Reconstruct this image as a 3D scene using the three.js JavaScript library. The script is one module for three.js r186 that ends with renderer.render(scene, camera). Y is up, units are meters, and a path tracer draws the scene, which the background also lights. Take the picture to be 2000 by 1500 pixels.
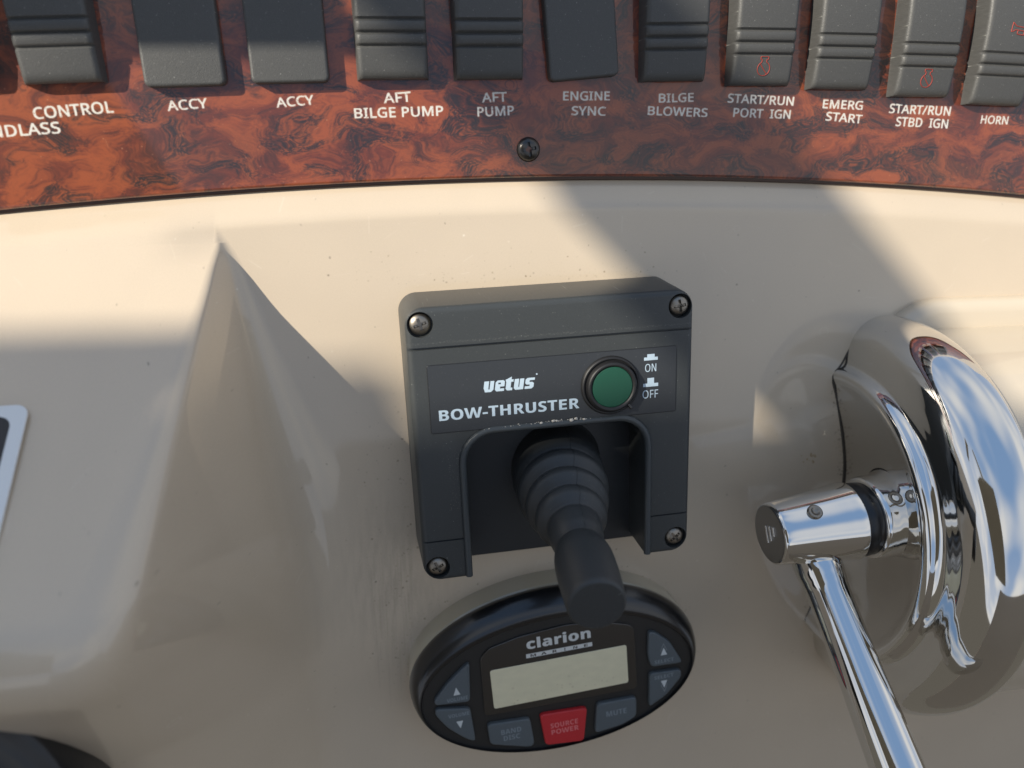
import * as THREE from 'three';
import { mergeGeometries, toCreasedNormals } from 'three/addons/utils/BufferGeometryUtils.js';
import { RoundedBoxGeometry } from 'three/addons/geometries/RoundedBoxGeometry.js';
import { Brush, Evaluator, SUBTRACTION } from 'three-bvh-csg';
import { createNoise2D, createNoise3D } from 'simplex-noise';

// ---------------------------------------------------------------- frame, camera, sky, sun
// The console face is a plane tilted back; (u, v, w) in millimetres = right, up the face, out of the face.
const TILT = THREE.MathUtils.degToRad(40);
const U = new THREE.Vector3(1, 0, 0), V = new THREE.Vector3(0, Math.cos(TILT), -Math.sin(TILT)), N = new THREE.Vector3(0, Math.sin(TILT), Math.cos(TILT));
const dirW = (u, v, w) => new THREE.Vector3().addScaledVector(U, u).addScaledVector(V, v).addScaledVector(N, w);
const posW = (u, v, w) => dirW(u, v, w).multiplyScalar(0.001);
const FACE = new THREE.Quaternion().setFromRotationMatrix(new THREE.Matrix4().makeBasis(U, V, N));

const scene = new THREE.Scene();
const camera = new THREE.PerspectiveCamera(52.79, 4 / 3, 0.01, 60);
camera.position.copy(posW(0, 0, 225));
camera.up.copy(V);
camera.lookAt(camera.position.clone().add(dirW(0.16934, -0.26781, -0.94847)));
camera.focus = 0.222;
camera.userData.fStop = 9;

const renderer = new THREE.WebGLRenderer({ antialias: true });
renderer.toneMapping = THREE.LinearToneMapping;
renderer.toneMappingExposure = 1.46;
renderer.shadowMap.enabled = true;

let seed = 7;
const rnd = () => { seed = (seed + 0x6d2b79f5) | 0; let t = Math.imul(seed ^ (seed >>> 15), 1 | seed); t = (t + Math.imul(t ^ (t >>> 7), 61 | t)) ^ t; return ((t ^ (t >>> 14)) >>> 0) / 4294967296; };
const noise2 = createNoise2D(rnd), noise3 = createNoise3D(rnd);
const fbm2 = (x, y, n) => { let a = 0.5, s = 0; for (let i = 0; i < n; i++) { s += a * noise2(x, y); x = x * 2.03 + 11.7; y = y * 2.03 - 5.3; a *= 0.5; } return s; };

{ // blue sky with broken white cloud all round
  const w = 1024, h = 512, d = new Float32Array(w * h * 4);
  for (let j = 0; j < h; j++) for (let i = 0; i < w; i++) {
    const el = ((j + 0.5) / h - 0.5) * Math.PI, az = (i + 0.5) / w * 2 * Math.PI;
    const x = Math.cos(el) * Math.cos(az), z = Math.cos(el) * Math.sin(az), y = Math.sin(el), k = (j * w + i) * 4;
    let c;
    if (y <= 0) c = [0.17, 0.155, 0.13];
    else {
      const t = Math.pow(1 - y, 2.2);
      c = [0.27 + 0.55 * t, 0.44 + 0.42 * t, 0.74 + 0.2 * t];
      const q = 1 / (y + 0.35);
      let n = 0, a = 0.5, f = 1.1;
      for (let o = 0; o < 2; o++) { n += a * noise3(x * q * f, z * q * f, 3.7 + f); a *= 0.52; f *= 2.1; }
      const m = THREE.MathUtils.smoothstep(n, -0.35, 0.6) * 0.75;
      c = c.map((v, e) => v * (1 - m) + m * [1.2, 1.15, 1.06][e]);
    }
    for (let e = 0; e < 3; e++) d[k + e] = c[e] * 0.58;
    d[k + 3] = 1;
  }
  const sky = new THREE.DataTexture(d, w, h, THREE.RGBAFormat, THREE.FloatType);
  sky.mapping = THREE.EquirectangularReflectionMapping; sky.magFilter = sky.minFilter = THREE.LinearFilter; sky.needsUpdate = true;
  scene.background = sky; scene.environment = sky;
}
const SUN = new THREE.Vector3(-1.5, 0.8, 1).normalize();     // towards the sun, in (u, v, w)
const sun = new THREE.DirectionalLight(new THREE.Color().setRGB(1, 0.925, 0.79), 4.8);
sun.position.copy(dirW(SUN.x, SUN.y, SUN.z).multiplyScalar(5));
sun.castShadow = true; sun.shadow.mapSize.set(4096, 4096); sun.shadow.radius = 1;
Object.assign(sun.shadow.camera, { left: -0.4, right: 0.4, top: 0.4, bottom: -0.4, near: 0.5, far: 8 });
scene.add(sun, sun.target);

// ---------------------------------------------------------------- helpers
const used = new Map();
const numbered = (n) => { const k = used.get(n) ?? 0; used.set(n, k + 1); return k ? `${n}_${String(k).padStart(3, '0')}` : n; };
const quatOf = (x, y, z) => new THREE.Quaternion().setFromRotationMatrix(new THREE.Matrix4().makeBasis(x, y, z));
function thing(name, label, category, [u, v, w], turn = 0, group, quat) {     // a Group at the thing's base; children in millimetres
  const o = new THREE.Group(); o.name = numbered(name); scene.add(o);
  o.position.copy(posW(u, v, w));
  o.quaternion.copy(quat ?? FACE.clone().multiply(new THREE.Quaternion().setFromAxisAngle(new THREE.Vector3(0, 0, 1), THREE.MathUtils.degToRad(turn))));
  o.scale.setScalar(0.001);
  o.userData = { label, category };
  if (group) o.userData.group = group;
  return o;
}
function part(name, geo, mat, parent, [x, y, z] = [0, 0, 0], label) {
  const m = new THREE.Mesh(geo, mat); m.name = name; m.position.set(x, y, z);
  m.castShadow = m.receiveShadow = true; parent.add(m);
  if (label) m.userData.label = label;
  return m;
}
function surface(name, geo, mat, label, category, kind) {                      // one mesh in (u, v, w)
  const m = new THREE.Mesh(geo, mat); m.name = numbered(name); m.quaternion.copy(FACE); m.scale.setScalar(0.001);
  m.castShadow = m.receiveShadow = true; m.userData = { label, category }; if (kind) m.userData.kind = kind;
  scene.add(m); return m;
}
const mm = (o) => new THREE.MeshPhysicalMaterial(o);
const lin = (r, g, b) => new THREE.Color().setRGB(r, g, b);
function canvasTex(w, h, draw, srgb = true) {
  const c = document.createElement('canvas'); c.width = w; c.height = h;
  draw(c.getContext('2d'), w, h);
  const t = new THREE.CanvasTexture(c); if (srgb) t.colorSpace = THREE.SRGBColorSpace;
  t.magFilter = THREE.LinearFilter; t.anisotropy = 8; return t;
}
function planarUV(geo, x0, y0, w, h) {
  const p = geo.attributes.position, uv = new Float32Array(p.count * 2);
  for (let i = 0; i < p.count; i++) { uv[2 * i] = (p.getX(i) - x0) / w; uv[2 * i + 1] = (p.getY(i) - y0) / h; }
  geo.setAttribute('uv', new THREE.BufferAttribute(uv, 2)); return geo;
}
const rad = THREE.MathUtils.degToRad, ss = THREE.MathUtils.smoothstep;
function lathe(pts, seg = 64) { return new THREE.LatheGeometry(pts.map(([r, z]) => new THREE.Vector2(r, z)), seg).rotateX(Math.PI / 2); }   // axis = +z
function roundedRect(x0, y0, x1, y1, r) {
  const s = new THREE.Shape(); s.moveTo(x0 + r, y0); s.lineTo(x1 - r, y0); s.absarc(x1 - r, y0 + r, r, -Math.PI / 2, 0);
  s.lineTo(x1, y1 - r); s.absarc(x1 - r, y1 - r, r, 0, Math.PI / 2); s.lineTo(x0 + r, y1); s.absarc(x0 + r, y1 - r, r, Math.PI / 2, Math.PI);
  s.lineTo(x0, y0 + r); s.absarc(x0 + r, y0 + r, r, Math.PI, 1.5 * Math.PI); return s;
}
function roundedPoly(pts, r) {                                                  // polygon with rounded corners
  const s = new THREE.Shape(), n = pts.length;
  pts.forEach((p, i) => {
    const a = pts[(i + n - 1) % n], b = pts[(i + 1) % n];
    const la = Math.hypot(a[0] - p[0], a[1] - p[1]), lb = Math.hypot(b[0] - p[0], b[1] - p[1]), ra = Math.min(r, la * 0.45), rb = Math.min(r, lb * 0.45);
    const P = [p[0] + (a[0] - p[0]) / la * ra, p[1] + (a[1] - p[1]) / la * ra], Q = [p[0] + (b[0] - p[0]) / lb * rb, p[1] + (b[1] - p[1]) / lb * rb];
    if (i) s.lineTo(...P); else s.moveTo(...P);
    s.quadraticCurveTo(p[0], p[1], Q[0], Q[1]);
  });
  s.closePath(); return s;
}
function slab(shape, depth, bevel, seg = 3, curve = 12) {                       // outline kept, front at z = depth
  const g = new THREE.ExtrudeGeometry(shape, { depth: depth - bevel, bevelEnabled: bevel > 0, bevelThickness: bevel, bevelSize: bevel, bevelOffset: -bevel, bevelSegments: seg, curveSegments: curve });
  return toCreasedNormals(g, 0.6);
}
const evaluator = new Evaluator(); evaluator.useGroups = false; evaluator.attributes = ['position', 'normal', 'uv'];
function cut(geo, cutters) {
  let a = new Brush(geo); a.updateMatrixWorld();
  for (const g of cutters) { const b = new Brush(g); b.updateMatrixWorld(); a = evaluator.evaluate(a, b, SUBTRACTION); a.updateMatrixWorld(); }
  const g = a.geometry.index ? a.geometry.toNonIndexed() : a.geometry; return g;
}
function fit(ctx, text, cx, cy, width, height, angle = 0, font = 'bold', stroke = 0) {     // text stretched to a box centred at cx, cy
  ctx.save(); ctx.translate(cx, cy); ctx.rotate(angle); ctx.font = `${font} 100px sans-serif`; ctx.textAlign = 'center'; ctx.textBaseline = 'alphabetic';
  ctx.scale(width / ctx.measureText(text).width, height / 71); ctx.fillText(text, 0, 36); if (stroke) { ctx.lineJoin = ctx.lineCap = 'round'; ctx.lineWidth = stroke; ctx.strokeStyle = ctx.fillStyle; ctx.strokeText(text, 0, 36); } ctx.restore();
}

// ---------------------------------------------------------------- materials
const gelMap = canvasTex(2048, 1552, (c, w, h) => {                             // 520 x 394 mm of the console: u -190..330, v -290..104
  const img = c.createImageData(w, h), d = img.data;
  for (let j = 0; j < h; j++) for (let i = 0; i < w; i++) {
    const u = -190 + i / w * 520, v = 104 - j / h * 394, k = (j * w + i) * 4;
    const n = 1 + 0.018 * fbm2(u * 0.02, v * 0.02, 3) + 0.012 * noise2(u * 2.3, v * 2.3);
    // scuffed grime beside the thruster control and the radio
    const near = Math.exp(-(((u - 2) / 16) ** 2) - (((v + 128) / 26) ** 2));
    const g = 1 - 0.08 * near * Math.max(0, 0.4 + fbm2(u * 0.35, v * 0.06, 3) + 0.4 * fbm2(u * 1.2, v * 0.9, 2));
    d[k] = 198 * n * g; d[k + 1] = 182 * n * g; d[k + 2] = 160 * n * g; d[k + 3] = 255;
  }
  c.putImageData(img, 0, 0);
  const X = (u) => (u + 190) / 520 * w, Y = (v) => (104 - v) / 394 * h;
  const speck = (u, v, r, col) => { c.fillStyle = col; c.beginPath(); c.ellipse(X(u), Y(v), r * (0.6 + rnd()), r * (0.6 + rnd()), rnd() * 3, 0, 7); c.fill(); };
  for (let i = 0; i < 1500; i++) speck(-190 + 520 * rnd(), -280 + 370 * rnd(), 0.25 + 0.9 * rnd() ** 3, `rgba(70,60,48,${0.12 + 0.4 * rnd() ** 2})`);
  for (let i = 0; i < 700; i++) speck(-190 + 520 * rnd(), -280 + 370 * rnd(), 0.3 + 0.7 * rnd() ** 3, `rgba(240,235,225,${0.15 + 0.4 * rnd() ** 2})`);
  for (let i = 0; i < 260; i++) speck(8 - 22 * Math.abs(rnd() + rnd() - 1), -70 - 95 * rnd(), 0.25 + 0.8 * rnd() ** 3, `rgba(70,56,40,${0.1 + 0.35 * rnd() ** 2})`);
  for (let i = 0; i < 120; i++) speck(40 + 90 * (rnd() - 0.5), -31 + 9 * rnd() ** 2, 0.25 + 0.6 * rnd() ** 3, `rgba(90,72,45,${0.1 + 0.5 * rnd() ** 2})`);
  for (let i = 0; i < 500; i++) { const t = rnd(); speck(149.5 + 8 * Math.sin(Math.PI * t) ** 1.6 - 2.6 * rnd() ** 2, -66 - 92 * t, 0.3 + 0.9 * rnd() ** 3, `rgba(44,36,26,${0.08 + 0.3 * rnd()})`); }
  for (let i = 0; i < 16; i++) speck(145 - 7 * rnd() ** 2, -95 + 4 * (rnd() - 0.5), 0.5 + 1.4 * rnd() ** 2, `rgba(120,84,34,${0.2 + 0.5 * rnd()})`);
  for (let i = 0; i < 420; i++) {                                               // dirt caught round the edges of the control box and of the radio
    const a = rnd() * 6.283, e = rnd() ** 2 * 4, box = i % 2;
    const [u, v] = box ? [49 + Math.max(-42, Math.min(42, 62 * Math.cos(a))) + Math.sign(Math.cos(a)) * e, -74 + Math.max(-42, Math.min(42, 62 * Math.sin(a))) + Math.sign(Math.sin(a)) * e] : [53 + (48.6 + e) * Math.cos(a), -157 + (29.4 + e) * Math.sin(a)];
    speck(u, v, 0.3 + 0.8 * rnd() ** 3, `rgba(62,50,36,${0.08 + 0.34 * rnd() ** 2})`);
  }
  for (let i = 0; i < 26; i++) {                                                // dried water spots
    const u = -120 + 320 * rnd(), v = -240 + 225 * rnd(), r = 2 + 6 * rnd(); c.strokeStyle = `rgba(232,226,214,${0.05 + 0.1 * rnd()})`; c.lineWidth = 0.8 + rnd(); c.beginPath(); c.ellipse(X(u), Y(v), r, r * (0.7 + 0.4 * rnd()), rnd() * 3, 0, 7); c.stroke();
  }
  c.lineWidth = 1;
  for (let i = 0; i < 90; i++) { const u = -6 + 14 * rnd(), v = -112 - 45 * rnd(), l = 4 + 14 * rnd(); c.strokeStyle = `rgba(80,66,52,${0.02 + 0.05 * rnd()})`; c.beginPath(); c.moveTo(X(u), Y(v)); c.lineTo(X(u + 0.5 * (rnd() - 0.5)), Y(v - l)); c.stroke(); }
  for (let i = 0; i < 320; i++) { const u = -180 + 500 * rnd(), v = -260 + 330 * rnd(), a = rnd() * 6.3, l = 1 + 4 * rnd(); c.strokeStyle = `rgba(235,228,215,${0.06 + 0.16 * rnd()})`; c.beginPath(); c.moveTo(X(u), Y(v)); c.lineTo(X(u + l * Math.cos(a)), Y(v + l * Math.sin(a))); c.stroke(); }
});
const M = {
  gel: mm({ map: gelMap, roughness: 0.36, clearcoat: 1, clearcoatRoughness: 0.045 }),
  cream: mm({ color: lin(0.56, 0.48, 0.37), roughness: 0.35, clearcoat: 0.8, clearcoatRoughness: 0.05 }),
  black: mm({ color: lin(0.012, 0.012, 0.013), roughness: 0.32 }),
  gloss: mm({ color: lin(0.008, 0.008, 0.009), roughness: 0.3, clearcoat: 0.6, clearcoatRoughness: 0.15 }),
  rubber: mm({ color: lin(0.016, 0.017, 0.018), roughness: 0.55 }),
  chrome: mm({ color: lin(0.74, 0.735, 0.72), metalness: 1, roughness: 0.05 }),
  steel: mm({ color: lin(0.3, 0.27, 0.23), metalness: 1, roughness: 0.42 }),
  blackSteel: mm({ color: lin(0.09, 0.085, 0.08), metalness: 1, roughness: 0.3 }),
  red: mm({ color: lin(0.3, 0.04, 0.028), roughness: 0.6 }),
  white: mm({ color: lin(0.74, 0.76, 0.76), roughness: 0.4, clearcoat: 0.5, clearcoatRoughness: 0.1 }),
};
const grain = canvasTex(512, 512, (c, w, h) => {                                // moulded leather-like grain of the plastics
  const img = c.createImageData(w, h); for (let i = 0; i < w * h; i++) { const v = 90 + 150 * rnd(); img.data.set([v, v, v, 255], i * 4); } c.putImageData(img, 0, 0);
}, false);
grain.wrapS = grain.wrapT = THREE.RepeatWrapping;
function dusty(base, n, w, h, extra) {                                          // dark plastic with grains of pale dust
  return canvasTex(w, h, (c) => {
    const img = c.createImageData(w, h);
    for (let i = 0; i < w * h; i++) { const k = 1 + 0.12 * (rnd() - 0.5); img.data.set([base[0] * k, base[1] * k, base[2] * k, 255], i * 4); }
    c.putImageData(img, 0, 0);
    for (let i = 0; i < n; i++) { c.fillStyle = `rgba(190,190,182,${0.1 + 0.5 * rnd() ** 2})`; const r = 0.5 + 0.9 * rnd() ** 4; c.beginPath(); c.ellipse(w * rnd(), h * rnd(), r, r * (0.5 + rnd()), rnd() * 3, 0, 7); c.fill(); }
    for (let i = 0; i < n / 60; i++) { const x = w * rnd(), y = h * rnd(), a = rnd() * 6.3, l = 3 + 10 * rnd(); c.strokeStyle = `rgba(180,180,175,${0.15 + 0.3 * rnd()})`; c.lineWidth = 0.7; c.beginPath(); c.moveTo(x, y); c.quadraticCurveTo(x + l * 0.5, y + l * 0.3, x + l * Math.cos(a), y + l * Math.sin(a)); c.stroke(); }
    extra?.(c, w, h);
  });
}
// ---------------------------------------------------------------- console moulding
const archV = (u) => -2.2 - 3e-4 * (u - 70) ** 2;                               // lower edge of the wood panel
const bandW = (u, v) => -6 * (1 - ss(archV(u) - v, -1.5, 10));
{
  const L3 = (a, b, t) => a.map((x, i) => x + (b[i] - x) * t);
  const crest = [], foot = [];                                                  // matching rows of the instrument pod's crest and of its root on the face
  const F = [[-41.7, -12], [-40.9, -16], [-39.2, -20.5], [-37.4, -26.6], [-34.1, -49.3], [-28.2, -84], [-23.8, -106], [-20.8, -119], [-20.2, -173], [-19.8, -196], [-19.5, -290]];
  const rawFoot = (v) => { let i = 0; while (i < F.length - 2 && F[i + 1][1] > v) i++; const [a, b] = [F[i], F[i + 1]]; return [a[0] + (b[0] - a[0]) * (v - a[1]) / (b[1] - a[1]), v, 0]; };
  for (let v = 100; v > -19.5; v -= v > 8 ? 8 : 0.9) { crest.push([-41.9, v, 0]); foot.push(v < -12 ? rawFoot(v) : [-41.7, v, 0]); }
  const footAt = (v) => { const k = Math.max(0, Math.min(16, (-19.5 - v) * 0.6)); let u = 0; for (let i = -6; i <= 6; i++) u += rawFoot(v + k * i / 6)[0] / 13; return [u, v, 0]; };   // fair curve
  const A = [-41.4, -19.5, 0], B = [-52, -83.6, 80], C = [-54.6, -92.3, 90.5], E = [-58, -105.7, 80.5], G = [-62, -136, 60], H = [-58, -230, 12];
  for (let i = 0; i <= 34; i++) { const t = i / 34, p = L3(A, B, t); p[2] = 80 * (t < 0.07 ? t * t / 0.14 : t - 0.035) / 0.965; crest.push(p); foot.push(footAt(-19.5 - 70.5 * t)); }
  for (let i = 1; i <= 14; i++) { const t = i / 14; crest.push(L3(L3(B, C, t), L3(C, E, t), t)); foot.push(footAt(-90 - 35 * t)); }
  for (let i = 1; i <= 8; i++) { crest.push(L3(E, G, i / 8)); foot.push(footAt(-125 - 35 * i / 8)); }
  for (let i = 1; i <= 10; i++) { crest.push(L3(G, H, i / 10)); foot.push(footAt(-160 - 130 * i / 10)); }
  const rows = crest.length, pos = []; let cols = 0; const topRows = rows - 35 - 32, past = crest.map((_, j) => j >= topRows + 35);
  const right = []; for (let i = 1; i <= 90; i++) right.push(i / 90);
  for (let j = 0; j < rows; j++) {
    const swell = (v) => { const q = -8 - v; return q <= 0 ? 0 : q < 27.4 ? 0.0228 * q * q : 1.25 * (q - 13.7); };
    const c = crest[j], f = foot[j], t0 = (-19.5 - c[1]) / 64.1; if (!past[j] && t0 < 0.35) c[2] = Math.max(c[2], swell(c[1]) * ss(-c[1], 14, 26));
    const len = Math.hypot(f[0] - c[0], f[1] - c[1], f[2] - c[2]), h = Math.max(0, c[2]), row = [];
    const rc = Math.min(0.32 * len, 0.9 + 8 * h / 80), rf = Math.min(0.45 * len, 1.2 + 15 * h / 80);
    // the face left of the crest swells out from just below the wood panel
    const tp = (-19.5 - c[1]) / 64.1, soft = swell(c[1]), fade = (j < topRows || tp < 1) && !past[j] ? 1 - ss(tp, 0.5, 1) : 0;
    const left = (d) => [c[0] - d, c[1], c[2] + (soft - c[2]) * fade * ss(d, 0, 14)];
    for (const d of [150, 120, 95, 75, 60, 48, 38, 30, 24, 18, 14, 10, 7.5]) row.push(left(Math.max(d, rc)));
    const t1 = L3(c, f, rc / Math.max(len, 1e-6)), t2 = L3(c, f, 1 - rf / Math.max(len, 1e-6)), fr = [f[0] + rf, f[1], 0];
    for (let i = 0; i <= 8; i++) { const t = i / 8; row.push(L3(L3(left(rc), c, t), L3(c, t1, t), t)); }
    for (let i = 1; i < 8; i++) row.push(L3(t1, t2, i / 8));
    for (let i = 0; i <= 12; i++) { const t = i / 12; row.push(L3(L3(t2, f, t), L3(f, fr, t), t)); }
    for (const t of right) row.push([fr[0] + (330 - fr[0]) * t, f[1], 0]);
    for (const p of row) { p[2] += bandW(p[0], p[1]); pos.push(...p); }
    cols = row.length;
  }
  const idx = [];
  for (let j = 0; j < rows - 1; j++) for (let i = 0; i < cols - 1; i++) { const a = j * cols + i, b = a + 1, c = a + cols, d = c + 1; idx.push(a, c, b, b, c, d); }
  const g = new THREE.BufferGeometry(); g.setAttribute('position', new THREE.Float32BufferAttribute(pos, 3)); g.setIndex(idx); g.computeVertexNormals();
  planarUV(g, -190, -290, 520, 394);
  surface('helm_console', g, M.gel, 'glossy beige moulded helm console with a raised instrument pod', 'console', 'structure');
}

// ---------------------------------------------------------------- burl wood panel with engraved captions
const captions = [   // text, left end (u, v), right end (u, v) of the baseline, cap height
  ['CONTROL', -84.2, 12.0, -64.7, 13.9, 3.4], ['WINDLASS', -101, 6.9, -78, 8.7, 3.4], ['ACCY', -51.3, 14.5, -41.3, 15.4, 2.9], ['ACCY', -23.6, 15.7, -13.8, 16.6, 2.9],
  ['AFT', 5.0, 17.1, 12.4, 17.7, 3.1], ['BILGE PUMP', -3.5, 13.1, 21.4, 14.1, 3.1], ['AFT', 32.2, 17.7, 39.2, 18.1, 3.0], ['PUMP', 30.5, 13.9, 41.4, 14.5, 3.0],
  ['ENGINE', 55.2, 18.6, 69.5, 18.8, 2.9], ['SYNC', 57.9, 14.7, 68.3, 14.6, 2.9], ['BILGE', 83.8, 18.4, 95.0, 18.8, 2.9], ['BLOWERS', 80.6, 15.0, 99.6, 14.6, 2.9],
  ['START/RUN', 105.4, 18.7, 127.1, 18.1, 3.0], ['PORT  IGN', 107.3, 14.7, 126.4, 14.3, 3.0], ['EMERG', 136.0, 17.5, 150.0, 17.2, 3.0], ['START', 137.6, 14.0, 150.0, 13.2, 3.0],
  ['START/RUN', 158.7, 16.4, 180.5, 15.8, 3.2], ['STBD  IGN', 161.5, 12.6, 180.2, 12.0, 3.2], ['HORN', 191.0, 13.7, 201.5, 13.4, 2.9],
];
{
  const x0 = -150, y0 = -32, W = 410, H = 110;
  const map = canvasTex(2048, 550, (c, w, h) => {
    const img = c.createImageData(w, h), d = img.data;
    for (let j = 0; j < h; j++) for (let i = 0; i < w; i++) {
      const u = x0 + i / w * W, v = y0 + H - j / h * H, k = (j * w + i) * 4;
      const wx = fbm2(u * 0.03 + 3, v * 0.05, 3) * 11, wy = fbm2(u * 0.03 + 40, v * 0.05 - 9, 3) * 7;
      const x = u + wx, y = v + wy;
      const swirl = fbm2(x * 0.055, y * 0.095, 4);                              // broad figure
      const vein = 1 - Math.abs(fbm2(x * 0.07 + 70, y * 0.13, 2)) * 2.6;       // dark curling veins
      const patch = ss(fbm2(x * 0.034 - 20, y * 0.075 + 8, 3), -0.02, 0.42);   // dark clouds
      const fine = fbm2(x * 0.5, y * 0.85, 3), pore = fbm2(u * 1.2 + wx * 0.5, v * 2.4 + wy, 3);
      let dark = 0.34 * ss(vein + 0.25 * fine, 0.0, 1.1) * ss(swirl + 0.5 * fine, -0.25, 0.55) + 0.8 * patch * ss(fine + 0.3 * pore, -0.8, 0.6) + 0.2 * ss(fbm2(u * 0.012 + 5, v * 0.02, 2), 0.0, 0.5);
      dark = Math.max(0, Math.min(1, dark + 0.1 * fine + 0.12 * pore));
      const t = ss(swirl + 0.3 * fine, -0.5, 0.5);
      const base = [144 - 44 * t, 69 - 28 * t, 35 - 10 * t], dk = [36, 24, 26];
      for (let e = 0; e < 3; e++) d[k + e] = base[e] * (1 - dark) + dk[e] * dark;
      d[k + 3] = 255;
    }
    c.putImageData(img, 0, 0);
    const X = (u) => (u - x0) / W * w, Y = (v) => (y0 + H - v) / H * h;
    for (let i = 0; i < 26; i++) {                                              // bird's-eye knots of the burl
      const u = -140 + 380 * rnd(), v = -14 + 80 * rnd(), r = 0.6 + 1.5 * rnd();
      for (let q = 0; q < 3; q++) { c.strokeStyle = `rgba(40,20,16,${0.55 - 0.13 * q})`; c.lineWidth = 1 + rnd(); c.beginPath(); c.ellipse(X(u), Y(v), r * (1 + q * 0.9) * 4, r * (0.7 + q * 0.6) * 5, rnd(), rnd() * 3, 4 + rnd() * 3); c.stroke(); }
    }
    for (let i = 0; i < 1600; i++) { c.fillStyle = `rgba(225,190,160,${0.12 + 0.35 * rnd() ** 2})`; c.beginPath(); c.ellipse(w * rnd(), h * rnd(), 0.5 + 0.7 * rnd(), 0.5 + 0.6 * rnd(), 0, 0, 7); c.fill(); }
    c.fillStyle = 'rgb(214,212,204)';
    for (const [s, ua, va, ub, vb, hh] of captions) {
      const a = -Math.atan2(vb - va, ub - ua), cu = (ua + ub) / 2, cv = (va + vb) / 2;
      fit(c, s, X(cu - Math.sin(a) * hh * 0.0), Y(cv + hh * 0.5), Math.hypot(ub - ua, vb - va) * w / W, hh * h / H * 0.8, a, '', 3.5);
    }
    for (let i = 0; i < 900; i++) { c.fillStyle = 'rgba(120,60,40,0.55)'; const q = captions[i % captions.length]; c.fillRect(X(q[1] + (q[3] - q[1]) * rnd()), Y(q[2] + q[5] * rnd()), 1.2, 1); }
    for (let i = 0; i < 90; i++) { const x = w * rnd(), y = h * rnd(), a = rnd() * 6.3, l = 3 + 14 * rnd(); c.strokeStyle = `rgba(230,200,180,${0.08 + 0.2 * rnd()})`; c.lineWidth = 0.8; c.beginPath(); c.moveTo(x, y); c.lineTo(x + l * Math.cos(a), y + l * Math.sin(a)); c.stroke(); }
  });
  const outline = (drop, side) => { const s = new THREE.Shape(); s.moveTo(-140 - side, 72); s.lineTo(-140 - side, archV(-140) - drop); for (let u = -140; u <= 250; u += 6) s.lineTo(u, archV(u) - drop); s.lineTo(250 + side, archV(250) - drop); s.lineTo(250 + side, 72); s.closePath(); return s; };
  const t = thing('wood_dash_panel', 'glossy burl wood switch panel with white engraved captions above beige console', 'dash panel', [0, 0, -6.1]);
  part('backing', slab(outline(1.0, 1), 1.5, 0.3), mm({ color: lin(0.05, 0.022, 0.012), roughness: 0.3 }), t);
  part('veneer', planarUV(slab(outline(0, 0), 1.7, 0.9, 4), x0, y0, W, H), mm({ map, roughness: 0.5, clearcoat: 1, clearcoatRoughness: 0.035 }), t, [0, 0, 1.4]);
  phillips(t, 45.5, 5.4, 2.9, 3.5, M.blackSteel, 12);
}
function phillips(parent, x, y, z, r, mat, turn) {                              // dome-headed screw with a cross recess
  if (!phillips.geo) {
    const head = lathe([[0, -0.6], [1, -0.6], [1, 0], [0.97, 0.12], [0.88, 0.27], [0.7, 0.42], [0.45, 0.52], [0, 0.56]], 40);
    phillips.geo = toCreasedNormals(cut(head, [new THREE.BoxGeometry(1.16, 0.27, 0.62).translate(0, 0, 0.42), new THREE.BoxGeometry(0.27, 1.16, 0.62).translate(0, 0, 0.42), new THREE.BoxGeometry(0.46, 0.46, 0.7).rotateZ(0.785).translate(0, 0, 0.4)]), 0.5);
  }
  const s = part('screw', phillips.geo, mat, parent, [x, y, z]); s.scale.setScalar(r); s.rotation.z = rad(turn); return s;
}

// ---------------------------------------------------------------- rocker switches
const swMat = mm({ map: dusty([72, 72, 71], 1600, 512, 512), roughness: 0.5, bumpMap: grain, bumpScale: 0.00008 });
const SW = 18.7, TOP = 40;
function rockerGeo() {                                                          // rows along the rocker (y), columns across it (x) with rolled side edges
  const top = (y) => 3.9 + 2.3 * Math.sin(Math.PI * Math.min(1, y / TOP)) + 0.5 * ss(y, 10, 34), rows = [[0.5, 0], [0.15, 1.2], [0, 2.3], [0.12, 3], [0.5, 3.55], [1.1, top(1) - 0.12], [2, top(2)]];
  for (let y = 3; y < 38.2; y += 0.2) {
    let z = top(y);
    for (const gy of [8.2, 11.4, 14.6]) z -= 0.6 * Math.max(0, 1 - Math.abs(y - gy) / 0.45) ** 0.6;
    for (const gy of [9.8, 13]) z += 0.28 * Math.max(0, 1 - ((y - gy) / 1.4) ** 2);
    rows.push([y, z]);
  }
  rows.push([39, top(39) - 0.3], [39.6, 4.4], [40, 3], [39.8, 0]);
  const R = 1.5, cols = [[-SW / 2 - 0.35, -9]];
  for (let a = 90; a >= 0; a -= 15) cols.push([-(SW / 2 - R + R * Math.sin(rad(a))), R * (1 - Math.cos(rad(a)))]);
  for (let a = 0; a <= 90; a += 15) cols.push([SW / 2 - R + R * Math.sin(rad(a)), R * (1 - Math.cos(rad(a)))]);
  cols.push([SW / 2 + 0.35, -9]);
  const pos = [], idx = [], nc = cols.length;
  for (const [y, z] of rows) for (const [x, drop] of cols) pos.push(x, y, drop < 0 ? 0 : Math.max(0, z - drop * Math.min(1, z / 4)));
  for (let j = 0; j < rows.length - 1; j++) for (let i = 0; i < nc - 1; i++) { const a = j * nc + i, b = a + 1, c = a + nc, d = c + 1; idx.push(a, b, c, b, d, c); }
  const g = new THREE.BufferGeometry(); g.setAttribute('position', new THREE.Float32BufferAttribute(pos, 3)); g.setIndex(idx);
  return planarUV(toCreasedNormals(g.toNonIndexed(), 0.6), -20, -5, 50, 50);
}
const rocker = rockerGeo();
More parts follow.
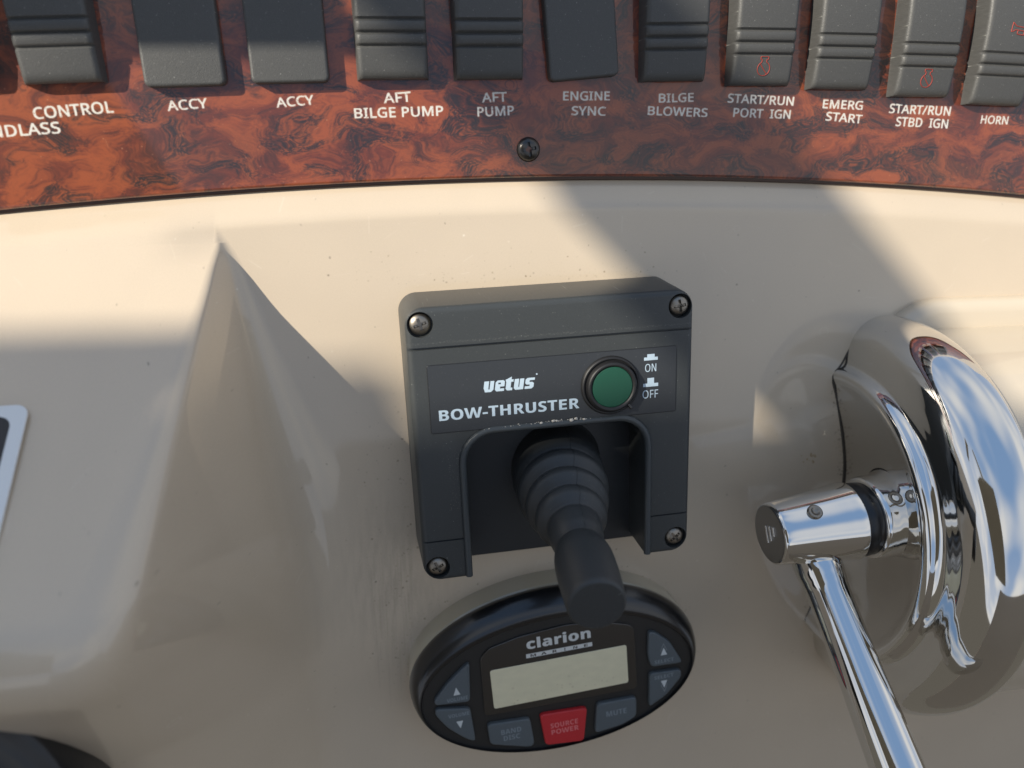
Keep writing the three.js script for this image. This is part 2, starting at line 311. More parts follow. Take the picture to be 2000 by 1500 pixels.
const blank = planarUV(slab(roundedRect(-10, 0, 10, 46, 1.6), 3.4, 0.8, 4), -20, -5, 50, 50);
const bezelGeo = slab(roundedRect(-SW / 2 + 1.2, 2, SW / 2 - 1.2, 38, 1), 2, 0.2);
const line = (pts, r = 0.13) => new THREE.TubeGeometry(new THREE.CatmullRomCurve3(pts.map(([x, y]) => new THREE.Vector3(x, y, 0)), false, 'catmullrom', 0.1), pts.length * 4, r, 6);
const engineSym = (() => { const ring = []; for (let a = 68; a >= -248; a -= 12) ring.push([2.0 * Math.cos(rad(a)), 2.2 * Math.sin(rad(a))]); ring.push([-0.75, 2.9], [-1.2, 2.95], [-1.2, 3.8], [1.2, 3.8], [1.2, 2.95], [0.75, 2.9], ring[0]); return mergeGeometries([line(ring), line([[-1.2, 1.5], [0, -0.2], [1.2, -1.7]])]); })();
const hornSym = mergeGeometries([line([[-3, 1.4], [-3, -1.4], [-1.6, -0.5], [2.2, -0.5], [2.2, 0.5], [-1.6, 0.5], [-3, 1.4]]), line([[-0.8, -0.5], [-0.9, -1.6], [1.4, -1.6], [1.4, -0.5]]), line([[2.2, -0.9], [2.2, 0.9]])]);
const switches = [   // centre u, bottom v, turn, blank?, symbol, label
  [-101, 19.8, 6, 0, 0, 'black rocker switch above the WINDLASS caption at the panel end'], [-74.7, 20.9, 3.2, 0, 0, 'black rocker switch above the CONTROL caption'],
  [-45.6, 20.6, 2.6, 1, 0, 'plain black switch cover beside the CONTROL switch, above an ACCY caption'], [-19.1, 21.9, 2.2, 1, 0, 'plain black switch cover beside the AFT BILGE PUMP switch, above an ACCY caption'],
  [7.8, 23.2, 1.6, 0, 0, 'black ribbed rocker switch above the AFT BILGE PUMP caption'], [34.0, 23.7, 1.6, 0, 0, 'black ribbed rocker switch above the AFT PUMP caption'],
  [61.0, 24.4, 6, 1, 0, 'plain black switch cover above the ENGINE SYNC caption'], [87.3, 24.2, 2, 0, 0, 'black ribbed rocker switch above the BILGE BLOWERS caption'],
  [113.8, 23.5, 1, 0, 1, 'black rocker switch with red engine symbol above PORT IGN caption'], [139.4, 22.9, 0.4, 0, 0, 'black ribbed rocker switch above the EMERG START caption'],
  [166.8, 21.2, 0, 0, 1, 'black rocker switch with red engine symbol above STBD IGN caption'], [192.9, 19.1, -1.2, 0, 2, 'black rocker switch with red horn symbol above HORN caption'],
];
for (const [u, v, turn, flat, sym, label] of switches) {
  const t = thing(flat ? 'switch_cover' : 'rocker_switch', label, flat ? 'switch cover' : 'switch', [u, v, -3.1], turn, flat ? 'blank covers in the switch row' : 'rocker switches in the wood panel');
  if (flat) { part('cover', blank, swMat, t); continue; }
  part('mounting_bezel', bezelGeo, M.black, t);
  const r = part('rocker', rocker, swMat, t);
  if (sym === 1) { const s = part('engine_symbol', engineSym, M.red, r, [0, 4.4, 4.72], 'red outline of an engine symbol'); s.scale.set(0.95, 0.85, 1); s.rotation.x = 0.17; }
  if (sym === 2) { const s = part('horn_symbol', hornSym, M.red, r, [1.5, 21.5, 6.45], 'red outline of a horn symbol'); s.rotation.z = -0.1; }
}

// ---------------------------------------------------------------- bow thruster control
{
  const t = thing('thruster_control', 'dark grey bow thruster joystick control with green button on beige console', 'joystick control', [49.25, -74.3, 0], 2.3);
  const hullMap = dusty([56, 59, 60], 2600, 1024, 1024, (c, w, h) => {
    for (let i = 0; i < 1500; i++) { const a = (rnd() - 0.5) * 1.0, x = 0.5 + a * 0.62, y = 0.445 - 0.02 * rnd() + 0.06 * rnd() ** 2 + Math.max(0, Math.abs(a) - 0.42) * 1.6; c.fillStyle = `rgba(200,196,184,${0.15 + 0.5 * rnd()})`; c.beginPath(); c.arc(x * w, y * h, 0.4 + rnd() ** 3, 0, 7); c.fill(); }
    for (let i = 0; i < 500; i++) { c.fillStyle = `rgba(200,190,170,${0.15 + 0.45 * rnd()})`; c.beginPath(); c.arc((0.17 - 0.05 * rnd() ** 2) * w, (0.5 + 0.22 * rnd()) * h, 0.4 + 0.8 * rnd() ** 3, 0, 7); c.fill(); }
    for (let i = 0; i < 900; i++) { c.fillStyle = `rgba(200,196,184,${0.1 + 0.4 * rnd()})`; c.beginPath(); c.arc(w * rnd(), (0.127 + 0.006 * rnd()) * h, 0.4 + 0.6 * rnd() ** 3, 0, 7); c.fill(); }
  });
  const hull = mm({ map: hullMap, roughness: 0.42, bumpMap: grain, bumpScale: 0.00003 });
  const s = new THREE.Shape(), R = 5.2, X = 40.4, Y = 40.4, a = 27, ay = 4.4, ar = 9;
  s.moveTo(-X + R, -Y); s.lineTo(-a, -Y); s.lineTo(-a, ay - ar); s.absarc(-a + ar, ay - ar, ar, Math.PI, Math.PI / 2, true); s.lineTo(a - ar, ay); s.absarc(a - ar, ay - ar, ar, Math.PI / 2, 0, true);
  s.lineTo(a, -Y); s.lineTo(X - R, -Y); s.absarc(X - R, -Y + R, R, -Math.PI / 2, 0); s.lineTo(X, Y - R); s.absarc(X - R, Y - R, R, 0, Math.PI / 2); s.lineTo(-X + R, Y); s.absarc(-X + R, Y - R, R, Math.PI / 2, Math.PI); s.lineTo(-X, -Y + R); s.absarc(-X + R, -Y + R, R, Math.PI, 1.5 * Math.PI);
  let g = new THREE.ExtrudeGeometry(s, { depth: 21, bevelEnabled: true, bevelThickness: 1.6, bevelSize: 1.6, bevelOffset: -1.6, bevelSegments: 4, curveSegments: 10 });
  g.translate(0, 0, -0.6);
  { const p = g.attributes.position; for (let i = 0; i < p.count; i++) { const z = p.getZ(i), k = 1 + 0.022 * (1 - z / 22); if (Math.abs(p.getX(i)) > 30 || p.getY(i) > 20) p.setXYZ(i, p.getX(i) * k, p.getY(i) * k, z); } }   // mould draft
  g = toCreasedNormals(g, 0.6);
  const screws = [[-36.4, 35.9, 18], [36.4, 35.9, 8], [36.3, -35.6, 40], [-36.3, -36, 25]];
  const cutters = [new THREE.BoxGeometry(84, 0.7, 1.6).translate(0, 29.3, 22), new THREE.BoxGeometry(13, 0.5, 1.2).translate(-33.8, -27.6, 22), new THREE.BoxGeometry(13, 0.5, 1.2).translate(33.8, -27.6, 22),
    ...screws.map(([x, y]) => new THREE.CylinderGeometry(3.5, 3.5, 6, 40).rotateX(Math.PI / 2).translate(x, y, 22.4)), new THREE.CylinderGeometry(8.2, 8.2, 10, 48).rotateX(Math.PI / 2).translate(15.8, 14.7, 22)];
  part('housing', planarUV(cut(g, cutters), -41.5, -41.5, 83, 83), hull, t);
  const back = new THREE.Shape(); back.moveTo(-28, -42.5); back.lineTo(29, -42.5); back.lineTo(29, 8); back.lineTo(-28, 8);
  part('back_plate', planarUV(slab(back, 5.5, 0.4), -41.5, -41.5, 83, 83), mm({ color: lin(0.022, 0.024, 0.026), roughness: 0.5 }), t);
  const rim = new THREE.CurvePath(), V3 = (x, y) => new THREE.Vector3(x, y, 21.9), P = [[-a - 0.3, -Y + 0.6], [-a - 0.3, -20], [-a - 0.3, ay - ar]];
  for (let q = 180; q >= 90; q -= 15) P.push([-a + ar + (ar + 0.3) * Math.cos(rad(q)), ay - ar + (ar + 0.3) * Math.sin(rad(q))]);
  for (let q = 90; q >= 0; q -= 15) P.push([a - ar + (ar + 0.3) * Math.cos(rad(q)), ay - ar + (ar + 0.3) * Math.sin(rad(q))]);
  P.push([a + 0.3, -20], [a + 0.3, -Y + 0.6]);
  part('arch_rim', new THREE.TubeGeometry(new THREE.CatmullRomCurve3(P.map(([x, y]) => V3(x, y)), false, 'catmullrom', 0.05), 160, 1.05, 10), mm({ color: lin(0.045, 0.052, 0.056), roughness: 0.4 }), t);
  for (const [x, y, r] of screws) phillips(t, x, y, 20.2, 3.05, M.steel, r);
  // printed label: 71 x 19.6 mm
  const lab = dusty([47, 50, 54], 1500, 1420, 392, (c, w, h) => {
    const k = 20, px = (x) => (x + 35.7) * k, py = (y) => (9.8 - y) * k;
    c.fillStyle = 'rgb(176,194,208)';
    fit(c, 'BOW-THRUSTER', px(-13.6), py(-4.6), 40.2 * k, 3.0 * k, 0);
    c.lineWidth = 1; c.save(); c.transform(1, 0, 0, 1, 0, 0); fit(c, 'BOW-THRUSTER', px(-13.55), py(-4.6), 40.2 * k, 3.0 * k, 0); c.restore();
    // heavy slanted lower-case logo, drawn as blocks with narrow counters
    const logo = (pts) => { c.beginPath(); pts.forEach(([x, y], i) => { const X = px(-20.7 + x + 0.16 * y), Yy = py(0.9 + y); i ? c.lineTo(X, Yy) : c.moveTo(X, Yy); }); c.closePath(); c.fill(); };
    logo([[0, 3.1], [0, 1.2], [0.5, 0], [2.2, 0], [2.8, 0.6], [2.8, 3.1], [1.7, 3.1], [1.7, 0.75], [1.35, 0.75], [1.35, 3.1]]);
    logo([[3.2, 0.5], [3.7, 0], [5.8, 0], [5.8, 0.75], [4.6, 0.75], [4.6, 1.3], [5.8, 1.3], [5.8, 2.7], [5.3, 3.1], [3.7, 3.1], [3.2, 2.6]]);
    logo([[6.2, 0.5], [6.7, 0], [8.1, 0], [8.1, 0.75], [7.6, 0.75], [7.6, 2.4], [8.2, 2.4], [8.2, 3.1], [7.6, 3.1], [7.6, 3.9], [6.8, 3.5], [5.9, 3.1], [6.2, 2.4]]);
    logo([[8.5, 3.1], [8.5, 0.5], [9, 0], [11.2, 0], [11.2, 3.1], [10, 3.1], [10, 0.75], [9.75, 0.75], [9.75, 3.1]]);
    logo([[11.6, 0], [13.6, 0], [14.1, 0.5], [14.1, 1.5], [13.6, 1.9], [12.8, 1.9], [12.8, 2.4], [14.2, 2.4], [14.2, 3.1], [12.1, 3.1], [11.6, 2.7], [11.6, 1.6], [12.1, 1.2], [12.9, 1.2], [12.9, 0.75], [11.6, 0.75]]);
    c.fillStyle = 'rgb(47,50,54)'; c.fillRect(px(-16.35), py(3.35), 0.7 * k, 0.45 * k);
    c.fillStyle = 'rgb(176,194,208)'; c.beginPath(); c.arc(px(-5.5), py(4.9), 5, 0, 7); c.fill();
    fit(c, 'ON', px(27.6), py(3.9), 3.7 * k, 2.3 * k, 0, ''); fit(c, 'OFF', px(27.5), py(-3.9), 4.9 * k, 2.4 * k, 0, '');
    const box = (x, y, ww, hh) => c.fillRect(px(x - ww / 2), py(y + hh), ww * k, hh * k);
    box(27.6, 6.1, 4.1, 0.9); box(27.6, 7.0, 2.2, 0.9); box(27.6, -1.7, 4.5, 1.0); box(27.6, -0.8, 2.0, 1.7);
    c.strokeStyle = 'rgba(24,26,28,0.9)'; c.lineWidth = 4; c.strokeRect(2, 2, w - 4, h - 4);
  });
  const face = slab(roundedRect(-35.5, -9.8, 35.5, 9.8, 0.6), 0.5, 0.12); planarUV(face, -35.5, -9.8, 71, 19.6);
  part('label_plate', cut(face, [new THREE.CylinderGeometry(8.2, 8.2, 4, 48).rotateX(Math.PI / 2).translate(15.8, -0.2, 0)]), mm({ map: lab, roughness: 0.4 }), t, [0, 14.9, 21.72], 'printed grey label reading BOW-THRUSTER, ON and OFF');
  const b = part('push_button', lathe([[0, -3], [8.2, -3], [8.6, -1.2], [8.6, 0.5], [8.3, 1.1], [7.9, 1.3], [7.6, 1.0], [7.5, 0.7], [7.3, 0.9], [7.2, 2.4], [6.9, 2.8], [6.5, 2.9], [6.1, 2.7], [5.9, 2.2], [0, 2.2]], 72), mm({ color: lin(0.01, 0.01, 0.011), roughness: 0.5 }), t, [15.8, 14.7, 22], 'round push button with black rim and green lens');
  part('lens', lathe([[6.0, 1.5], [5.95, 2.35], [5.6, 2.55], [3, 2.65], [0, 2.7]], 56), mm({ color: lin(0.002, 0.06, 0.032), roughness: 0.55, clearcoat: 0.2, clearcoatRoughness: 0.2 }), b, [0, 0, 0], 'flat green button lens');
  part('locating_tab', new RoundedBoxGeometry(2.2, 0.9, 1.6, 2, 0.3).rotateZ(-0.9), M.gloss, b, [5.2, -6.2, 1.2]);

  const j = new THREE.Group(); j.name = 'joystick'; t.add(j);
  const base = new THREE.Vector3(3.2, -14.8, 4.5), axis = new THREE.Vector3(-5.6, -9.2, 66).normalize();
  j.position.copy(base); j.quaternion.setFromUnitVectors(new THREE.Vector3(0, 0, 1), axis); j.userData.label = 'black rubber joystick with ribbed bellows boot';
  const prof = new THREE.SplineCurve([[15.4, -2], [14.2, 0], [13.9, 3], [14, 7], [13.8, 10.2], [13, 11.8], [12.3, 12.9], [12.9, 14], [13.5, 15.6], [13.3, 17.6], [12.2, 19], [10.9, 20.2], [11.4, 21.4], [12, 23], [11.7, 24.9], [10.4, 26.2], [9.2, 27.2], [9.6, 28.4], [10.1, 30], [9.7, 32], [8.4, 33.4], [7.3, 34.4], [7.5, 36.4], [7.1, 40.4], [6.5, 42.8], [6.1, 44.4]].map(([r, z]) => new THREE.Vector2(r, z)));
  const bootPts = prof.getPoints(170), seam = new THREE.TubeGeometry(new THREE.CatmullRomCurve3(bootPts.filter((_, i) => i % 2 === 0).map((p) => new THREE.Vector3(p.x, p.y, 0))), 160, 0.13, 5).rotateX(Math.PI / 2).rotateZ(1.35);
  const boot = mergeGeometries([lathe(bootPts.map((p) => [p.x, p.y]), 72), seam].map((g2) => { const q = g2.toNonIndexed(); return q; }));
  const rubberMap = dusty([52, 54, 55], 700, 512, 512, (c) => { for (let i = 0; i < 70; i++) { c.strokeStyle = `rgba(120,118,110,${0.08 + 0.2 * rnd()})`; c.beginPath(); const x = 512 * rnd(), y = 512 * rnd(); c.moveTo(x, y); c.lineTo(x + 30 * (rnd() - 0.5), y + 30 * (rnd() - 0.5)); c.stroke(); } });
  const rub = mm({ map: rubberMap, roughness: 0.47 });
  part('boot', boot, rub, j);
  const gp = new THREE.SplineCurve([[5.6, 43.6], [6.2, 44.2], [6.9, 46], [7.3, 47.8], [7.65, 50.5], [7.7, 56], [7.5, 61], [7.25, 65.6]].map(([r, z]) => new THREE.Vector2(r, z))).getPoints(40).map((p) => [p.x, p.y]);
  part('grip', lathe([...gp, [7.1, 66.4], [6.85, 66.9], [6.4, 67.1], [0, 67.1]], 64), rub, j);

  // crumbs lying along the top of the arch
  const crumbs = [];
  for (let i = 0; i < 60; i++) {
    const big = i < 6, r = big ? 0.28 + 0.4 * rnd() : 0.07 + 0.14 * rnd(), x = [-14, -4.5, -1, 5, 8.5][Math.floor(rnd() * 5)] + (rnd() + rnd() - 1) * (big ? 1.5 : 9), g2 = new THREE.IcosahedronGeometry(r, 0);
    const p = g2.attributes.position; for (let q = 0; q < p.count; q++) { const k = 0.75 + 0.5 * Math.abs(noise3(p.getX(q) * 9 + i, p.getY(q) * 9, p.getZ(q) * 9)); p.setXYZ(q, p.getX(q) * k * 1.3, p.getY(q) * k * 0.8, p.getZ(q) * k); }
    g2.translate(x, ay + 1.15 + 0.5 * rnd() ** 2 - 0.0014 * x * x - Math.max(0, Math.abs(x) - 19) ** 2 * 0.09, 22.5 + r * 0.4); crumbs.push(g2);
  }
  const cr = thing('crumbs', 'pale dust crumbs along the arch of the thruster control', 'crumbs', [49.25, -74.3, 0], 2.3);
  cr.userData.kind = 'stuff';
  part('crumb_grains', mergeGeometries(crumbs), mm({ color: lin(0.5, 0.47, 0.42), roughness: 0.9 }), cr).userData.kind = 'stuff';
}

// ---------------------------------------------------------------- oval marine radio remote
{
  const t = thing('radio_remote', 'oval black marine radio remote with small display and red button', 'radio remote', [52.5, -157, 0], 5.2);
  // outer oval 48 x 28.6; the flat face inside it is smaller and sits low
  const oval = (pts, seg = 112) => {
    const g = new THREE.BufferGeometry(), pos = [], idx = [];
    pts.forEach(([f, z, k = 1]) => { for (let i = 0; i <= seg; i++) { const q = i / seg * 2 * Math.PI; pos.push(k * (48 - 3.2 * f) * Math.cos(q) + 0.4, k * (28.8 - 4.6 * f) * Math.sin(q) - 3.6 * f, z); } });
    for (let j = 0; j < pts.length - 1; j++) for (let i = 0; i < seg; i++) { const a = j * (seg + 1) + i, b = a + 1, c = a + seg + 1, d = c + 1; idx.push(a, b, c, b, d, c); }
    g.setAttribute('position', new THREE.Float32BufferAttribute(pos, 3)); g.setIndex(idx); g.computeVertexNormals(); return toCreasedNormals(g.toNonIndexed(), 0.7);
  };
  part('mounting_collar', oval([[0, -1], [0, 4], [0.02, 8.2], [0.1, 8.8], [0.4, 8.9]]), mm({ color: lin(0.5, 0.44, 0.32), roughness: 0.36, clearcoat: 1, clearcoatRoughness: 0.05 }), t, [0, 0, 0], 'beige collar under the bezel');
  part('bezel', oval([[0.4, 8.7], [0.06, 8.8], [0, 9.6], [0.02, 11], [0.12, 12.8], [0.3, 14.4], [0.5, 15.5], [0.72, 16.1], [0.88, 16.2], [0.96, 15.9], [1, 15.4], [1.03, 14.8]]), M.gloss, t);
  part('faceplate', oval([[1, 15.0], [1, 15.1, 0.6], [1, 15.15, 0.001]]), mm({ color: lin(0.02, 0.019, 0.018), roughness: 0.4 }), t);
  const win = [[-24.4, 11.2], [-21.5, 14.1], [-11.7, 16.4], [3.3, 17.6], [14.2, 16.6], [24.6, 13.4], [26.1, 11.5], [26.2, -10.2], [25.2, -11.2], [-24, -10.4], [-25, -9.4]];
  const winMap = dusty([40, 36, 32], 500, 1060, 620, (c, w, h) => {
    const k = 20, px = (x) => (x + 26) * k, py = (y) => (18.5 - y) * k;
    c.fillStyle = 'rgb(206,208,206)';
    c.save(); c.translate(px(1.2), py(13.2)); c.font = 'bold 100px sans-serif'; c.textAlign = 'center'; c.scale(21.6 * k / c.measureText('clarion').width, 0.98); c.fillText('clarion', 0, 38); c.lineWidth = 3; c.strokeStyle = c.fillStyle; c.strokeText('clarion', 0, 38); c.restore();
    c.fillRect(px(-9.8), py(9.6), 21.7 * k, 1.5 * k);
    c.fillStyle = 'rgb(40,36,32)'; [...'MARINE'].forEach((ch, i) => fit(c, ch, px(-7.5 + i * 3.45), py(8.85), (ch === 'I' ? 0.6 : ch === 'M' ? 2.2 : 1.7) * k, 0.95 * k));
  });
  const wg = planarUV(slab(roundedPoly(win, 1.5), 0.7, 0.2), -26, -12.5, 53, 31);
  part('window', wg, mm({ map: winMap, roughness: 0.35, clearcoat: 1, clearcoatRoughness: 0.05 }), t, [0, 0, 15.0], 'smoked display window with white lettering');
  const lcdMap = canvasTex(512, 180, (c, w, h) => { const img = c.createImageData(w, h); for (let j2 = 0; j2 < h; j2++) for (let i = 0; i < w; i++) { const n = 1 + 0.025 * fbm2(i * 0.01, j2 * 0.02, 3) + 0.02 * (rnd() - 0.5); img.data.set([222 * n, 214 * n, 182 * n, 255], (j2 * w + i) * 4); } c.putImageData(img, 0, 0); for (let i = 0; i < 60; i++) { c.fillStyle = `rgba(110,90,60,${0.05 + 0.12 * rnd()})`; c.beginPath(); c.arc(w * rnd(), h * (0.5 + 0.5 * rnd()), 1 + 5 * rnd() ** 3, 0, 7); c.fill(); } });
  part('display', planarUV(slab(roundedRect(-21.8, -8.2, 23.2, 6.2, 0.8), 0.4, 0.1), -21.8, -8.2, 45, 14.4), mm({ map: lcdMap, roughness: 0.4, clearcoat: 1, clearcoatRoughness: 0.05 }), t, [0, 0, 15.45], 'blank pale display');
  const slate = [0.05, 0.066, 0.076], buttons = [
    ['VOLUME', [[-27.9, 10.9], [-29.1, -3.3], [-40.2, -2.3], [-40.3, -0.5], [-35.5, 5.0], [-30.0, 9.6]], -33, 1.6, 'up', -1.3], ['VOLUME', [[-40.3, -3.7], [-29.4, -5.7], [-28.9, -18.7], [-31.9, -17.0], [-37.4, -11.4], [-40.6, -5.8]], -33.2, -11, 'down', -7.2],
    ['BAND|DISC', [[-24.7, -13.2], [-10.6, -14.0], [-9.9, -24.2], [-11.6, -25.1], [-24.4, -21.0]], -17.2, -18.4], ['SOURCE|POWER', [[-7.4, -13.5], [8.6, -14.3], [6.7, -27.0], [-6.3, -25.7]], 0.5, -19.8], ['MUTE', [[11.9, -13.7], [25.5, -14.0], [25.2, -21.5], [20.1, -23.8], [10.6, -25.0]], 18.3, -18.3],
    ['SELECT', [[30.7, 9.9], [33.1, 9.1], [37.8, 4.5], [41.4, -2.9], [41.4, -4.2], [30.9, -3.6], [30.1, 1.3]], 35.5, 1.6, 'up2', -2], ['SELECT', [[30.3, -6.0], [41.3, -6.7], [41.3, -9.7], [36.0, -15.4], [29.7, -19.1]], 35.2, -11, 'down2', -8],
  ];
  for (const [text, pts, cx, cy, arrow, ty] of buttons) {
    const isRed = text.startsWith('SOURCE'), xs = pts.map((p) => p[0]), ys = pts.map((p) => p[1]), x0 = Math.min(...xs), y0 = Math.min(...ys), W = Math.max(...xs) - x0, H = Math.max(...ys) - y0;
    const base = isRed ? [188, 38, 44] : [84, 91, 95];
    const map = dusty(base, 60, 320, 320, (c) => {
      const px = (x) => (x - x0) / W * 320, py = (y) => (y0 + H - y) / H * 320, kx = 320 / W, ky = 320 / H;
      c.fillStyle = isRed ? 'rgba(222,140,138,0.75)' : 'rgba(128,138,144,0.8)';
      if (arrow) fit(c, text, px(cx), py(ty), 6.8 * kx, 1.3 * ky); else if (text.includes('|')) text.split('|').forEach((s, i) => fit(c, s, px(cx), py(cy + 1.25 - 2.5 * i), (isRed ? 9.5 : i ? 5.8 : 7) * kx, 1.8 * ky)); else fit(c, text, px(cx), py(cy), 7.4 * kx, 2.0 * ky);
      if (arrow) { c.fillStyle = 'rgb(196,200,200)'; const q = arrow.startsWith('up') ? 1 : -1, tri = (o, fill) => { c.beginPath(); c.moveTo(px(cx - 1.1), py(cy - 1.4 * q + o)); c.lineTo(px(cx), py(cy + 1.4 * q + o)); c.lineTo(px(cx + 1.1), py(cy - 1.4 * q + o)); if (fill) { c.closePath(); c.fill(); } else { c.lineWidth = 3; c.strokeStyle = 'rgb(150,156,158)'; c.stroke(); } }; tri(0, true); if (arrow.endsWith('2')) tri(1.5 * q, false); }
    });
    const g = planarUV(slab(roundedPoly(pts, 1.6), 1.5, 0.5, 4), x0, y0, W, H);
    part('button', g, mm({ map, roughness: 0.5 }), t, [0, 0, 15.0], isRed ? 'red SOURCE POWER button' : undefined);
  }
}

// ---------------------------------------------------------------- engine shift and throttle control
{
  const alongU = (pts, seg = 128) => { const g = lathe(pts, seg); return g.rotateY(Math.PI / 2); };       // axis = +u
  const t = thing('throttle_control', 'polished chrome throttle and shift control with round lever hub', 'throttle control', [148, -112, 6]);
  const sm = (pts, n = 120) => new THREE.SplineCurve(pts.map(([r, z]) => new THREE.Vector2(r, z))).getPoints(n).map((p) => [p.x, p.y]);
  // cheek: flat inner disc, ridge ring, valley, broad rounded rim
  part('cheek', alongU(sm([[0.1, 9], [14, 8.6], [26, 6.2], [36, 3.2], [42, 1.4], [45, 0.3], [46.8, 0.1], [48.2, 0.9], [49, 2.4], [50.4, 3.6], [53, 4.2], [56, 4.8], [59, 5.8], [62, 7.6], [64.4, 10.4], [65.8, 14], [66.2, 18], [65.2, 22], [62.4, 24.6], [58, 25.4]], 220), 192), M.chrome, t);
  part('pod', alongU([[0.1, 22], [57, 22], [60.6, 22.8], [61.8, 25], [61.8, 182]], 160), M.cream, t, [0, 0, 0], 'cream half-round housing beside the chrome cheek');
  part('pad', slab(roundedRect(11, -79, 190, 71, 24), 9, 4, 5, 16), M.cream, t, [0, 0, -9.5], 'low cream pad under the housing');
  part('gasket', new THREE.TubeGeometry(new THREE.CatmullRomCurve3([[5, 55, -6.1], [2.6, 49.6, -6.1], [0.2, 46, -6.1], [2.6, 37.6, -6.1], [5.8, 26, -6.1], [8.2, 14, -6.1], [8.6, 0, -6.1], [8.2, -14, -6.1], [5.8, -26, -6.1], [2.6, -37.6, -6.1], [0.2, -46, -6.1]].map((p) => new THREE.Vector3(...p))), 60, 0.4, 8), mm({ color: lin(0.06, 0.05, 0.04), roughness: 0.7 }), t, [0, 0, 0], 'thin dark sealant bead at the cheek base');
  const hub = new THREE.Group(); hub.name = 'hub'; hub.position.set(-4, 8.4, 23); t.add(hub); hub.rotation.set(0, 0.03, 0.07);
  part('hub_barrel', alongU(sm([[8.6, -30.6], [9.2, -30.1], [9.6, -28.6], [10.2, -22], [11, -14], [11.6, -9], [12, -5.8], [11.9, -5], [11, -4.7]], 60), 72), M.chrome, hub);
  part('end_cap', alongU([[0.01, -30.3], [7.2, -30.4], [8.2, -30.7], [8.8, -30.5], [9, -29]], 64), mm({ color: lin(0.32, 0.31, 0.3), metalness: 1, roughness: 0.35 }), hub);
  for (let i = 0; i < 3; i++) { const m = part('cap_mark', new RoundedBoxGeometry(0.5, [3, 4.6, 5.4][i], 0.8, 1, 0.2), M.chrome, hub, [-30.5, [1.6, 0.2, -0.9][i], [2, 0.2, -1.6][i]]); m.rotation.x = -0.35; }
  part('collar', alongU([[9, -5.4], [11, -5], [11.3, -2], [11.1, 0.8], [9, 1]], 64), M.black, hub, [0, 0, 0], 'black ring between hub barrel and flange');
  part('flange', alongU(sm([[9.6, 0.2], [11.6, 0.3], [12.5, 1.2], [12.8, 4], [12.9, 8], [14, 11], [18, 14]], 50), 72), M.chrome, hub);
  const set = lathe([[0, 0.3], [0.9, 0.3], [1.1, 0.9], [1.8, 1.0], [2.2, 0.7], [2.3, -1.5]], 32).rotateX(-0.9);
  part('set_screw', set, M.steel, hub, [-20, 8.2, 6.2]); part('set_screw', set, M.steel, hub, [5, 9.2, 7.8]);
  // lever: tapered rod leaning out and down
  const A = new THREE.Vector3(-19, -1.6, 23), B = new THREE.Vector3(-13, -48, 66), d = B.clone().sub(A).normalize(), len = 118;
  const rod = lathe(sm([[7.4, -2], [7.2, 5], [6.7, 9], [6.35, 14], [6.4, 30], [6.9, 50], [7.3, 70], [7.6, 110], [7.2, len - 3]], 60).concat([[6, len - 0.6], [0.01, len]]), 64);
  const lever = part('lever', rod, M.chrome, t, [A.x, A.y, A.z]); lever.quaternion.setFromUnitVectors(new THREE.Vector3(0, 0, 1), d);
}

// ---------------------------------------------------------------- plaque on the instrument pod, steering hub
{
  const n = dirW(0, 0.79, 0.613).normalize(), y = dirW(0, 0.613, -0.79).normalize();
  const t = thing('instruction_plaque', 'white plaque with black border on the instrument pod', 'plaque', [-78.6, -52.0, 39.2], 0, undefined, quatOf(U, y, n));
  t.quaternion.multiply(new THREE.Quaternion().setFromAxisAngle(new THREE.Vector3(0, 0, 1), 0.03));
  part('plate', slab(roundedRect(-80, -64, 0, 0, 3), 0.6, 0.15), M.white, t);
  const ring = roundedRect(-77, -61, -3.0, -3.2, 3); ring.holes.push(roundedRect(-73, -57, -6.6, -7.0, 2.6));
  part('border', new THREE.ExtrudeGeometry(ring, { depth: 0.1, bevelEnabled: false }), mm({ color: lin(0.02, 0.02, 0.022), roughness: 0.4 }), t, [0, 0, 0.58]);
}
{
  const t = thing('steering_hub', 'black steering column shroud below the instrument pod', 'steering column', [-107, -134, 42]);
  part('shroud', lathe(new THREE.SplineCurve([[41, 0], [41, 30], [39.6, 36], [35, 40], [20, 42.4], [0.1, 43]].map(([r, z]) => new THREE.Vector2(r, z))).getPoints(50).map((p) => [p.x, p.y]), 64), M.black, t);
}

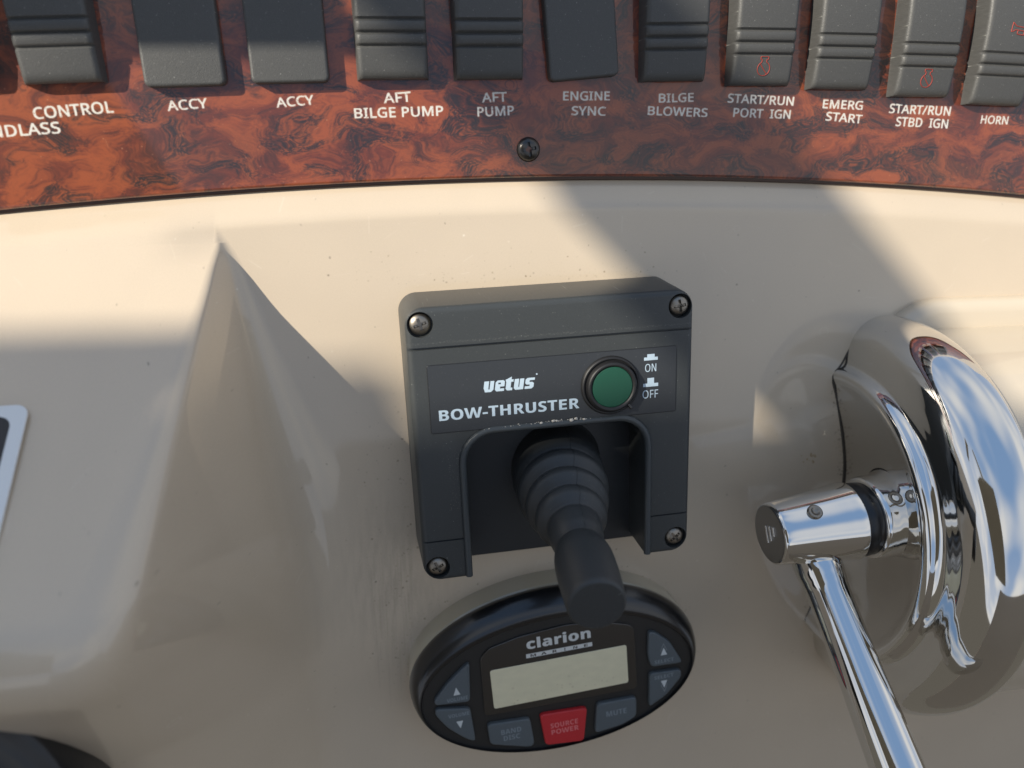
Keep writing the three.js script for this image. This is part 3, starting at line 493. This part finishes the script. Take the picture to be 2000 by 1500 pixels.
// ---------------------------------------------------------------- what shades the console, outside the frame
const castFrom = (u, v, dist) => posW(u, v, 0).add(dirW(SUN.x, SUN.y, SUN.z).multiplyScalar(dist));
const shell = mm({ color: lin(0.6, 0.57, 0.5), roughness: 0.5 });
{ // hardtop: its forward edge ends the sunlight on the lower console
  const y0 = 0.95, sw = dirW(SUN.x, SUN.y, SUN.z);
  const at = (u, v) => { const p = posW(u, v, 0); p.addScaledVector(sw, (y0 - p.y) / sw.y); return [p.x, -p.z]; };
  const edge = [[-700, -50], [-14, -61], [-2, -92], [40, -90], [80, -86], [165, -86], [330, -140], [900, -300]].map(([u, v]) => at(u, v));
  const s = new THREE.Shape(); edge.forEach((p, i) => (i ? s.lineTo(...p) : s.moveTo(...p))); s.lineTo(edge[7][0], -2.3); s.lineTo(edge[0][0], -2.3); s.closePath();
  const m = new THREE.Mesh(new THREE.ExtrudeGeometry(s, { depth: 0.02, bevelEnabled: false }).rotateX(-Math.PI / 2), shell);
  m.name = 'hardtop'; m.position.set(0, y0, 0); m.castShadow = m.receiveShadow = true; m.userData = { label: 'cream hardtop roof over the helm', category: 'roof' }; scene.add(m);
}
{ // windscreen post: the broad diagonal shade across the panel and console
  const L = 1.15, c = castFrom(111, -20, L), dd = dirW(0.72, -0.69, 0).normalize(), S = dirW(SUN.x, SUN.y, SUN.z), wd = new THREE.Vector3().crossVectors(dd, S).normalize();
  const width = Math.abs(dirW(92, 2, 0).dot(wd)) * 0.001, th = new THREE.Vector3().crossVectors(wd, dd).negate();
  const m = new THREE.Mesh(new RoundedBoxGeometry(0.66, width, 0.025, 3, 0.01).translate(-0.17, 0, 0), shell);
  m.quaternion.copy(quatOf(dd, wd, new THREE.Vector3().crossVectors(dd, wd))); m.position.copy(c); m.name = 'windscreen_post'; m.castShadow = m.receiveShadow = true; m.userData = { label: 'cream windscreen post beside the helm', category: 'post' }; scene.add(m);
}
{ // lower windscreen rail: shade over the upper ends of the switches at the panel's end
  const L = 0.3, c = castFrom(-3, 31, L), dd = dirW(1, 0.03, 0).normalize(), S = dirW(SUN.x, SUN.y, SUN.z), wd = new THREE.Vector3().crossVectors(S, dd).normalize();
  const m = new THREE.Mesh(new RoundedBoxGeometry(0.3, 0.03, 0.012, 3, 0.004).translate(-0.15, 0.015, 0), shell);
  m.quaternion.copy(quatOf(dd, wd, new THREE.Vector3().crossVectors(dd, wd))); m.position.copy(c); m.name = 'windscreen_rail'; m.castShadow = m.receiveShadow = true; m.userData = { label: 'short cream rail above the switch panel', category: 'rail' }; scene.add(m);
}
{ // cabin bulkhead behind the camera: the dark shape in the chrome
  const m = new THREE.Mesh(new RoundedBoxGeometry(1.5, 2.0, 0.04, 3, 0.015), mm({ color: lin(0.34, 0.28, 0.21), roughness: 0.5 }));
  m.name = 'cabin_bulkhead'; m.position.set(0.35, -0.65, 1.15); m.castShadow = m.receiveShadow = true; m.userData = { label: 'tan cabin bulkhead facing the helm console', category: 'bulkhead' }; scene.add(m);
}
renderer.render(scene, camera);
